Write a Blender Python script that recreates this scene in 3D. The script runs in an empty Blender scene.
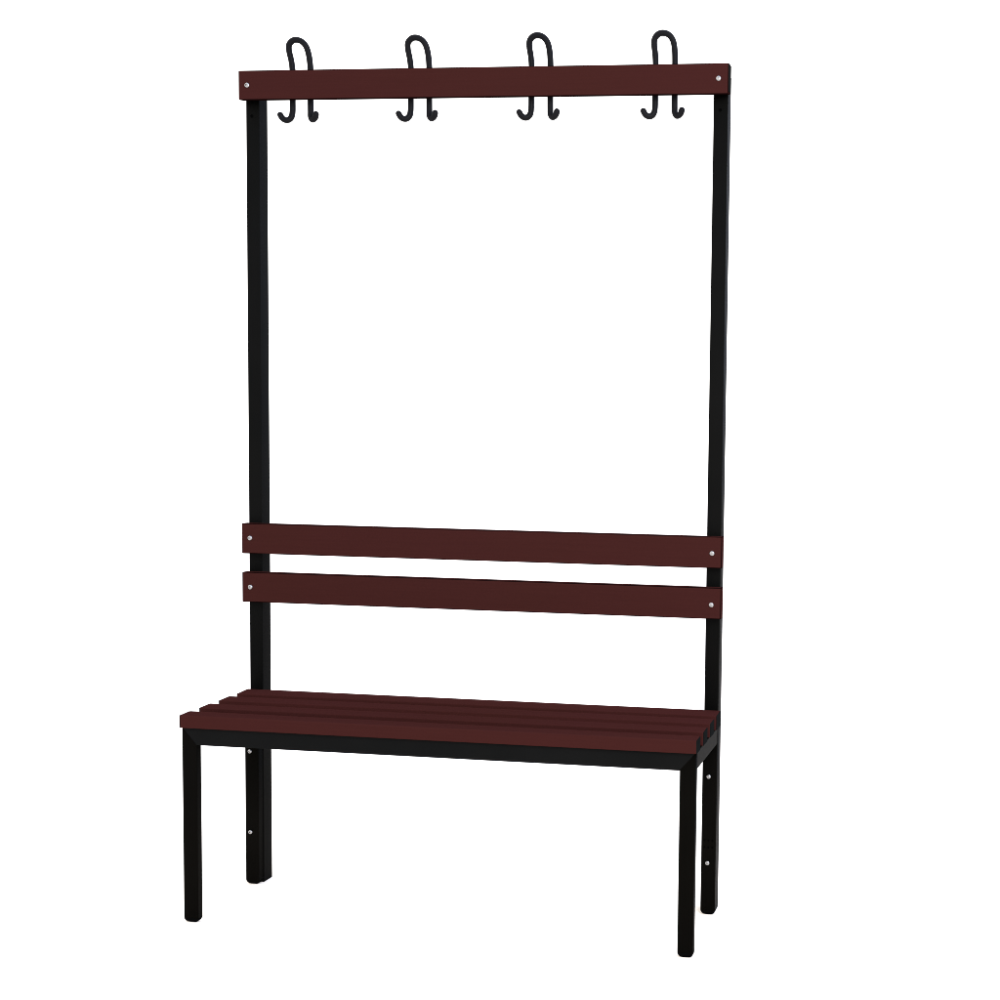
import bpy, bmesh, math
from mathutils import Vector, Matrix

S = 0.001                       # all dimensions below are in millimetres
sc = bpy.context.scene
C = sc.collection

# ------------------------------------------------------------------ materials
def new_mat(name):
    m = bpy.data.materials.new(name); m.use_nodes = True
    nt = m.node_tree; nt.nodes.clear()
    out = nt.nodes.new('ShaderNodeOutputMaterial')
    b = nt.nodes.new('ShaderNodeBsdfPrincipled')
    nt.links.new(b.outputs[0], out.inputs[0])
    return m, nt, b

def tex_coord(nt, scale):
    t = nt.nodes.new('ShaderNodeTexCoord'); mp = nt.nodes.new('ShaderNodeMapping')
    mp.inputs['Scale'].default_value = scale
    nt.links.new(t.outputs['Object'], mp.inputs[0])
    return mp.outputs[0]

def noise(nt, co, scale, detail=3, rough=.55):
    n = nt.nodes.new('ShaderNodeTexNoise')
    n.inputs['Scale'].default_value = scale; n.inputs['Detail'].default_value = detail
    n.inputs['Roughness'].default_value = rough
    nt.links.new(co, n.inputs['Vector'])
    return n.outputs['Fac']

def mixcol(nt, fac, a, b):
    r = nt.nodes.new('ShaderNodeValToRGB')
    r.color_ramp.elements[0].position = .3; r.color_ramp.elements[1].position = .7
    r.color_ramp.elements[0].color = (*a, 1); r.color_ramp.elements[1].color = (*b, 1)
    nt.links.new(fac, r.inputs[0])
    return r.outputs[0]

def bump(nt, b, h, dist, strength=.3):
    n = nt.nodes.new('ShaderNodeBump'); n.inputs['Strength'].default_value = strength
    n.inputs['Distance'].default_value = dist
    nt.links.new(h, n.inputs['Height']); nt.links.new(n.outputs[0], b.inputs['Normal'])

def lacquer(name, a, b_, rough, spec):
    m, nt, b = new_mat(name)
    co = tex_coord(nt, (1, 1, 1))
    big = noise(nt, co, 2.3, 2)
    co2 = tex_coord(nt, (7, 260, 260))
    grain = noise(nt, co2, 1.0, 5, .65)
    shade = mixcol(nt, grain, (.96, .96, .96), (1.04, 1.04, 1.04))   # faint brushing along each slat
    mul = nt.nodes.new('ShaderNodeMix'); mul.data_type = 'RGBA'; mul.blend_type = 'MULTIPLY'; mul.inputs[0].default_value = 1
    nt.links.new(mixcol(nt, big, a, b_), mul.inputs[6]); nt.links.new(shade, mul.inputs[7])
    nt.links.new(mul.outputs[2], b.inputs['Base Color'])
    b.inputs['Roughness'].default_value = rough
    b.inputs['Specular IOR Level'].default_value = spec
    bump(nt, b, grain, .0006, .12)
    return m

def steel(name, a, b_, rough, spec):
    m, nt, b = new_mat(name)
    co = tex_coord(nt, (1, 1, 1))
    n = noise(nt, co, 6, 4)
    nt.links.new(mixcol(nt, n, a, b_), b.inputs['Base Color'])
    b.inputs['Roughness'].default_value = rough
    b.inputs['Specular IOR Level'].default_value = spec
    bump(nt, b, noise(nt, co, 900, 2), .0003, .15)
    return m

RED    = lacquer('dark_red_lacquer', (.0276, .0081, .0068), (.0288, .0080, .0074), .65, .0)
SEAT   = lacquer('dark_red_seat_lacquer', (.0290, .0082, .0069), (.0306, .0084, .0075), .65, .0)
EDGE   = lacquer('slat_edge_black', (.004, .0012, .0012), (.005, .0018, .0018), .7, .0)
ENDBLK = steel('slat_end_black', (.004, .0048, .0048), (.0075, .0078, .0075), .6, .0)
STEEL  = steel('black_powder_coat', (.0033, .0033, .0030), (.0042, .0040, .0036), .5, .006)
LEGS   = steel('black_leg_coat', (.0019, .0018, .0015), (.0026, .0024, .0020), .5, .007)
LEGS.node_tree.nodes['Principled BSDF'].inputs['Specular Tint'].default_value = (1, .72, .48, 1)  # brown reflected light put into the leg coat as a tint
STEEL.node_tree.nodes['Principled BSDF'].inputs['Specular Tint'].default_value = (.62, .72, 1, 1)  # bluish reflection put into the coat's specular colour
RAIL   = steel('black_rail_coat', (.0040, .0041, .0040), (.0052, .0052, .0050), .5, .006)
WIRE   = steel('black_wire_coat', (.0035, .0037, .0045), (.005, .005, .006), .45, .05)
PLAST  = steel('black_plastic', (.0018, .0018, .0018), (.0022, .0022, .0022), .6, .0)
HOLE   = steel('hole_black', (.001, .001, .001), (.0012, .0012, .0012), .9, .0)

m, nt, b = new_mat('zinc_screw')
b.inputs['Base Color'].default_value = (.30, .295, .29, 1); b.inputs['Metallic'].default_value = 1
co = tex_coord(nt, (1, 1, 1)); bump(nt, b, noise(nt, co, 700, 2), .0003, .2)
b.inputs['Roughness'].default_value = .32
ZINC = m

m, nt, b = new_mat('white_floor')
co = tex_coord(nt, (1, 1, 1))
nt.links.new(mixcol(nt, noise(nt, co, .8, 3), (.96, .87, .75), (.97, .88, .77)), b.inputs['Base Color'])  # cream tint added so the floor bounces warm light
b.inputs['Roughness'].default_value = .95; b.inputs['Specular IOR Level'].default_value = 0
FLOOR = m

# ------------------------------------------------------------------ helpers
def link(name, bm, mats, parent=None, smooth=False, loc=None):
    me = bpy.data.meshes.new(name)
    bmesh.ops.recalc_face_normals(bm, faces=bm.faces)
    bm.to_mesh(me); bm.free()
    for x in (mats if isinstance(mats, (list, tuple)) else [mats]): me.materials.append(x)
    if smooth:
        for p in me.polygons: p.use_smooth = True
    o = bpy.data.objects.new(name, me); C.objects.link(o)
    if parent: o.parent = parent
    if loc: o.location = loc
    return o

def prism(prof, axis, a, b):
    """extrude a 2-D outline (mm) along axis from a to b"""
    bm = bmesh.new()
    def P(u, v, w):
        return {'x': (w, u, v), 'y': (u, w, v), 'z': (u, v, w)}[axis]
    r0 = [bm.verts.new(Vector(P(u, v, a)) * S) for u, v in prof]
    r1 = [bm.verts.new(Vector(P(u, v, b)) * S) for u, v in prof]
    n = len(prof)
    bm.faces.new(r0); bm.faces.new(r1[::-1])
    for i in range(n): bm.faces.new((r0[i], r0[(i+1) % n], r1[(i+1) % n], r1[i]))
    bmesh.ops.recalc_face_normals(bm, faces=bm.faces)
    return bm

def bevel(bm, r, seg=2, mat=-1):
    bmesh.ops.bevel(bm, geom=list(bm.edges), offset=r*S, offset_type='OFFSET', segments=seg,
                    profile=.5, affect='EDGES', clamp_overlap=True, material=mat)
    return bm

def box(x0, x1, y0, y1, z0, z1, r=1.0, seg=2, mat=-1):
    return bevel(prism([(x0, y0), (x1, y0), (x1, y1), (x0, y1)], 'z', z0, z1), r, seg, mat)

def rrect(x0, x1, y0, y1, r, n=5):
    pts = []
    for cx, cy, a in ((x1-r, y0+r, -90), (x1-r, y1-r, 0), (x0+r, y1-r, 90), (x0+r, y0+r, 180)):
        for k in range(n+1):
            t = math.radians(a + 90*k/n); pts.append((cx+r*math.cos(t), cy+r*math.sin(t)))
    return pts

def tube_z(x0, x1, y0, y1, zlo, zhi, r=2.4, mitre=None, slope=1.0):
    """square steel tube standing upright; mitre = +1/-1 cuts its top at an angle falling to +x/-x"""
    prof = rrect(x0, x1, y0, y1, r)
    bm = bmesh.new()
    def top(u):
        if mitre is None: return zhi
        d = (u-x0) if mitre > 0 else (x1-u)
        return min(zhi, zhi + 1.6 - d*slope)
    r0 = [bm.verts.new(Vector((u, v, zlo))*S) for u, v in prof]
    r1 = [bm.verts.new(Vector((u, v, top(u)))*S) for u, v in prof]
    n = len(prof); bm.faces.new(r0[::-1]); bm.faces.new(r1)
    for i in range(n):
        f = bm.faces.new((r0[i], r0[(i+1) % n], r1[(i+1) % n], r1[i])); f.smooth = True
    return bm

def sweep(pts, rad, nseg=14, sub=7):
    """round wire along a smooth curve through pts, with domed ends"""
    P = [Vector(p) for p in pts]
    Q = [2*P[0]-P[1]] + P + [2*P[-1]-P[-2]]
    path = []
    for i in range(1, len(Q)-2):
        p0, p1, p2, p3 = Q[i-1:i+3]
        for k in range(sub):
            t = k/sub
            path.append(.5*((2*p1)+(p2-p0)*t+(2*p0-5*p1+4*p2-p3)*t*t+(3*p1-p0-3*p2+p3)*t**3))
    path.append(P[-1])
    tan = [(path[min(i+1, len(path)-1)]-path[max(i-1, 0)]).normalized() for i in range(len(path))]
    bm = bmesh.new(); rings = []
    nrm = tan[0].orthogonal().normalized()
    def ring(c, t, nn, r):
        bi = t.cross(nn)
        return [bm.verts.new((c+(nn*math.cos(a)+bi*math.sin(a))*r)*S) for a in (2*math.pi*k/nseg for k in range(nseg))]
    frames = []
    for c, t in zip(path, tan):
        nrm = (nrm - t*nrm.dot(t)).normalized(); frames.append((c, t, nrm))
    c, t, nn = frames[0]
    for a in (80, 55, 28): rings.append(ring(c-t*rad*math.sin(math.radians(a)), t, nn, rad*math.cos(math.radians(a))))
    for c, t, nn in frames: rings.append(ring(c, t, nn, rad))
    for a in (28, 55, 80): rings.append(ring(c+t*rad*math.sin(math.radians(a)), t, nn, rad*math.cos(math.radians(a))))
    for A, B in zip(rings, rings[1:]):
        for k in range(nseg): bm.faces.new((A[k], A[(k+1) % nseg], B[(k+1) % nseg], B[k]))
    bm.faces.new(rings[0][::-1]); bm.faces.new(rings[-1])
    return bm

def screw_bm(r=5.4, h=3.0):
    """domed screw head facing -y with a hexagon socket"""
    bm = bmesh.new(); n = 24; rings = []
    hx = r*.50
    def ring(rad, y, hexa=False):
        out = []
        for k in range(n):
            a = 2*math.pi*k/n
            q = rad
            if hexa:
                aa = (a % (math.pi/3)) - math.pi/6
                q = rad*math.cos(math.pi/6)/math.cos(aa)
            out.append(bm.verts.new(Vector((q*math.cos(a), y, q*math.sin(a)))*S))
        return out
    rings.append(ring(r, 0)); rings.append(ring(r, -.7))
    for t in (25, 45, 62): rings.append(ring(r*math.cos(math.radians(t))*.98, -.7-(h-.7)*math.sin(math.radians(t))))
    rings.append(ring(hx, -h*.93, True)); rings.append(ring(hx*.96, -h*.35, True))
    for A, B in zip(rings, rings[1:]):
        for k in range(n): bm.faces.new((A[k], A[(k+1) % n], B[(k+1) % n], B[k]))
    bm.faces.new(rings[0]); bm.faces.new(rings[-1])
    return bm

# ------------------------------------------------------------------ dimensions (fitted to the photograph)
ZS, TS = 406.7, 27.8                     # seat top, seat slat thickness
SLATS_Y = [(0, 33), (64.5, 100.5), (131.5, 168.5), (196, 237.5)]
YB, TB = 220.0, 20.4                     # back slat front face, thickness
XL, XR, WL, YF, LD = 1.5, 997.0, 29.4, 6.0, 16.0   # legs
ZR = 346.0                               # underside of the seat frame
YR = 223.2; YP = 240.8; YP2 = 273.7      # rear legs, posts
ZF = ZS-TS                               # top of the seat frame

root = bpy.data.objects.new('cloakroom_bench', None); C.objects.link(root)
root.empty_display_size = .2
root['label'] = 'tall black steel cloakroom bench with dark red slatted seat, two back slats and hook rail'
root['category'] = 'bench'

def add_screw(parent, x, y, z, spin=0.0, r=5.1):
    global screw0
    if screw0 is None:
        screw0 = link('screw', screw_bm(), ZINC, parent, smooth=False); o = screw0
    else:
        o = screw0.copy(); C.objects.link(o); o.parent = parent
    o.location = Vector((x, y, z))*S; o.rotation_euler = (0, spin, 0); o.scale = (r/5.4, 1, r/5.4)
    return o
screw0 = None

# seat slats with their dark end faces
def seat_z(y): return ZS-2.4+4.4*y/237
for k, (y0, y1) in enumerate(SLATS_Y):
    za, zb = seat_z(y0)-.4, seat_z(y1)+(.4 if k < 3 else 1.2)
    prof = [(y0, ZF), (y1, ZF), (y1, zb), (y0, za)]
    s = link('seat_slat', bevel(prism(prof, 'x', 1.2, 998.8), 2.0, 3), SEAT, root)
    for xa, xb in ((0, 1.3), (998.7, 1000)):
        link('end_cap', bevel(prism([(y0+.6, ZF+.6), (y1-.6, ZF+.6), (y1-.6, zb-.6), (y0+.6, za-.6)], 'x', xa, xb), .4, 1), ENDBLK, s)

# back slats
for z0, z1, zl, zr in ((694.0, 755.9, 726.0, 723.0), (593.9, 655.6, 624.9, 621.7)):
    s = link('back_slat', box(0, 1000, YB, YB+TB, z0, z1, 1.5, 2, 1), [RED, EDGE], root)
    add_screw(s, 18.0, YB+.2, zl, .3); add_screw(s, 980.8, YB+.2, zr, .9)

# hook rail (a hair out of level, as on the bench)
bm = prism([(0, 1607.8), (998.4, 1604.0), (998.4, 1661.9), (0, 1665.7)], 'y', YB, YB+TB)
for v in bm.verts:                       # the lower back edge is planed off
    if v.co.y > (YB+TB-1)*S and v.co.z < 1620*S: v.co.z += 3.6*S
bevel(bm, 1.5, 2, 1)
for f_ in bm.faces:                      # the underside takes the same black as the edges
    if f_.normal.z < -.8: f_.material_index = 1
rail = link('hook_rail', bm, [RED, EDGE], root)
link('end_cap', box(998.0, 999.8, YB+.8, YB+TB-.8, 1608.6, 1660.9, .4, 1), ENDBLK, rail)
add_screw(rail, 18.6, YB+.2, 1636.6, .2); add_screw(rail, 979.0, YB+.2, 1633.2, .7)

# front frame: rail mitred into both front legs
g = .25
slope = (ZF-ZR)/WL
fr = prism([(XL+g, ZF-.4), (XL+WL+g, ZR), (XR-WL-g, ZR), (XR-g, ZF-.4)], 'y', YF+.2, YF+LD-.2)
link('front_rail', bevel(fr, .5, 2), RAIL, root)
def foot(parent, x0, x1, y0, y1, zt, back=.6):
    bm = bmesh.new()
    prof = [(0, 10.0), (.06, 6.6), (.28, 3.4), (.6, 1.3), (1, 0)]
    w = 8.0; rows = []
    for k, (q, z) in enumerate(prof[1:]):
        i = q*w
        rows.append([bm.verts.new(Vector((u, v, z))*S) for u, v in rrect(x0+i, x1-i, y0+i*.6, y1-i*back, 2.2)])
    rows.insert(0, [bm.verts.new(Vector((u, v, zt))*S) for u, v in rrect(x0+.05, x1-.05, y0+.05, y1-.05, 2.3)])
    n = len(rows[0])
    for A, B in zip(rows, rows[1:]):
        for k in range(n): bm.faces.new((A[k], A[(k+1) % n], B[(k+1) % n], B[k]))
    bm.faces.new(rows[0]); bm.faces.new(rows[-1][::-1])
    return link('foot', bm, PLAST, parent, smooth=False)

for x0, mit in ((XL, 1), (XR-WL, -1)):
    bm = tube_z(x0, x0+WL, YF, YF+LD, 9.0, ZF-.45, 2.0, mit, slope)
    # mitre falls towards the inside of the frame
    leg = link('front_leg', bm, LEGS, root)
    foot(leg, x0, x0+WL, YF, YF+LD, 9.0)

# side rails and rear rail
for x0 in (XL+.3, XR-.3-WL*.9):
    link('side_rail', box(x0, x0+WL*.9, YF+LD+.1, YR-.1, ZR, ZF-.4, 1.8, 3), LEGS, root)
link('rear_rail', box(XL+WL, XR-WL, YR+.4, YR+16, ZR+.3, ZF-.6, 1.8, 3), STEEL, root)

# rear legs
for x0, sx, zz in ((XL, 12.6, (281.7, 111.1)), (XR-WL, 980.6, (279.7, 105.4))):
    leg = link('rear_leg', tube_z(x0, x0+WL, YR, YP-.2, 9.0, ZF-.4, 1.4), LEGS, root)
    foot(leg, x0, x0+WL, YR, YP-.2, 9.0, .05)
    for i, z in enumerate(zz):
        add_screw(leg, sx, YR-.1, z, .4+i, 4.5)
    if x0 > 500:                         # the small drilled holes low on this leg
        for hx in (974, 982, 990):
            for hz in (137, 151):
                h = bmesh.new()
                bmesh.ops.create_cone(h, cap_ends=True, segments=14, radius1=1.9*S, radius2=1.9*S, depth=.5*S,
                                      matrix=Matrix.Translation(Vector((hx, YR-.15, hz))*S) @ Matrix.Rotation(math.pi/2, 4, 'X'))
                link('drilled_hole', h, HOLE, leg)

# posts bolted behind the rear legs
for x0, hx, hz in ((3.7, 16.5, 1581.2), (966.0, 979.3, 1579.3)):
    bm = tube_z(x0, x0+28.4, YP, YP2, 2.5, 1648, 1.8)
    post = link('post', bm, STEEL, root)
    link('end_plug', box(x0+.6, x0+27.8, YP+.6, YP2-.6, 1648, 1651.5, 1.2, 2), PLAST, post)
    link('foot', box(x0+.3, x0+28.1, YP+.3, YP2-.3, 0, 2.5, .8, 2), PLAST, post)
    h = bmesh.new()
    bmesh.ops.create_cone(h, cap_ends=True, segments=20, radius1=3.2*S, radius2=3.2*S, depth=.5*S,
                          matrix=Matrix.Translation(Vector((hx, YP-.15, hz))*S) @ Matrix.Rotation(math.pi/2, 4, 'X'))
    link('bolt_hole', h, HOLE, post)

# coat hooks: one bent wire each, a loop above the rail and two J hooks below it
YH = YB+TB+5.4
def hook_pts(lean):
    return [(-39.8, -11, 1579.3), (-37.0, -9, 1574.0), (-32, -7, 1570.4), (-26.2, -4.5, 1571.0), (-21.3, -1.8, 1577), (-19.6, 0, 1588),
            (-19.3, 0, 1610), (-19.2, 0, 1640), (-19.1, 0, 1668), (-19.8+lean*.4, -2.5, 1688), (-21.0+lean*.8, -7.5, 1705),
            (-19.2+lean, -11, 1716.5), (-11.5+lean, -12.4, 1724.2), (-2+lean, -12.4, 1726.0), (8.5+lean, -11.4, 1722.5), (16.2+lean*.8, -8.6, 1712.5),
            (19.0+lean*.4, -4, 1695), (19.2, 0, 1670), (19.2, 0, 1640), (19.2, 0, 1610),
            (19.4, 0, 1588), (20.3, -1.5, 1577.5), (24.2, -4, 1571.2), (29.6, -7, 1571.2), (34.0, -9, 1575), (36.0, -10.5, 1580)]
for k, (xc, dz, lean) in enumerate(((121, 1.6, -1.2), (371, .7, -1.2), (619.8, -.2, -.4), (869.0, -1.2, .3))):
    pts = [(xc+a, YH+b_, z+dz) for a, b_, z in hook_pts(lean)]
    link('coat_hook', sweep(pts, 5.85), WIRE, root, smooth=True)

# ------------------------------------------------------------------ setting
bm = bmesh.new()
R_ = 60.0; n = 96
vs = [bm.verts.new((R_*math.cos(2*math.pi*k/n), R_*math.sin(2*math.pi*k/n), 0)) for k in range(n)]
bm.faces.new(vs)
fl = link('floor', bm, FLOOR); fl['kind'] = 'structure'

# ------------------------------------------------------------------ light
w = bpy.data.worlds.new('World'); sc.world = w; w.use_nodes = True
nt = w.node_tree; nt.nodes.clear()
out = nt.nodes.new('ShaderNodeOutputWorld'); bg = nt.nodes.new('ShaderNodeBackground')
tc = nt.nodes.new('ShaderNodeTexCoord'); sep = nt.nodes.new('ShaderNodeSeparateXYZ')
# studio surround: even white, a touch cooler overhead and to the right
mad = nt.nodes.new('ShaderNodeMath'); mad.operation = 'MULTIPLY_ADD'
mad.inputs[1].default_value = 1.6
nt.links.new(sep.outputs['X'], mad.inputs[0]); nt.links.new(sep.outputs['Z'], mad.inputs[2])
ramp = nt.nodes.new('ShaderNodeValToRGB')
ramp.color_ramp.elements[0].position = 0.0; ramp.color_ramp.elements[0].color = (1, .985, .96, 1)
ramp.color_ramp.elements[1].position = 1.0; ramp.color_ramp.elements[1].color = (.80, .92, 1.20, 1)
nt.links.new(tc.outputs['Generated'], sep.inputs[0]); nt.links.new(mad.outputs[0], ramp.inputs[0])
nt.links.new(ramp.outputs[0], bg.inputs['Color']); bg.inputs['Strength'].default_value = 2.1
nt.links.new(bg.outputs[0], out.inputs[0])

def area(name, loc, target, size, power, col):
    l = bpy.data.lights.new(name, 'AREA'); l.shape = 'RECTANGLE'; l.size, l.size_y = size
    l.energy = power; l.color = col
    o = bpy.data.objects.new(name, l); C.objects.link(o); o.location = loc
    o.rotation_euler = (Vector(target)-Vector(loc)).to_track_quat('-Z', 'Y').to_euler()
    return o
area('softbox', (2.3, -1.9, 2.1), (.6, .2, .8), (.9, 1.2), 60, (1, .98, .96))

# ------------------------------------------------------------------ camera
cam = bpy.data.cameras.new('camera'); co = bpy.data.objects.new('camera', cam); C.objects.link(co)
f, ppx, ppy = 1268.75, 784.16, 526.57
rows = [(0.99148038, 0.12882398, 0.01926225), (-0.02718654, 0.06003968, 0.9978257), (-0.12738738, 0.98984828, -0.06303044)]
r, u, fw = (Vector(v) for v in rows)
M = Matrix((( r.x, u.x, -fw.x, 1.434966), (r.y, u.y, -fw.y, -2.213024), (r.z, u.z, -fw.z, .934488), (0, 0, 0, 1)))
co.matrix_world = M
cam.sensor_width = 36; cam.sensor_fit = 'HORIZONTAL'; cam.lens = 36*f/1000
cam.shift_x = -(ppx-500)/1000; cam.shift_y = (ppy-500)/1000
cam.clip_start = .05; cam.clip_end = 500
sc.camera = co

sc.render.engine = 'CYCLES'
sc.view_settings.view_transform = 'Standard'; sc.view_settings.look = 'None'
sc.view_settings.exposure = 0; sc.view_settings.gamma = 1
sc.cycles.max_bounces = 6
sc.cycles.filter_width = .85
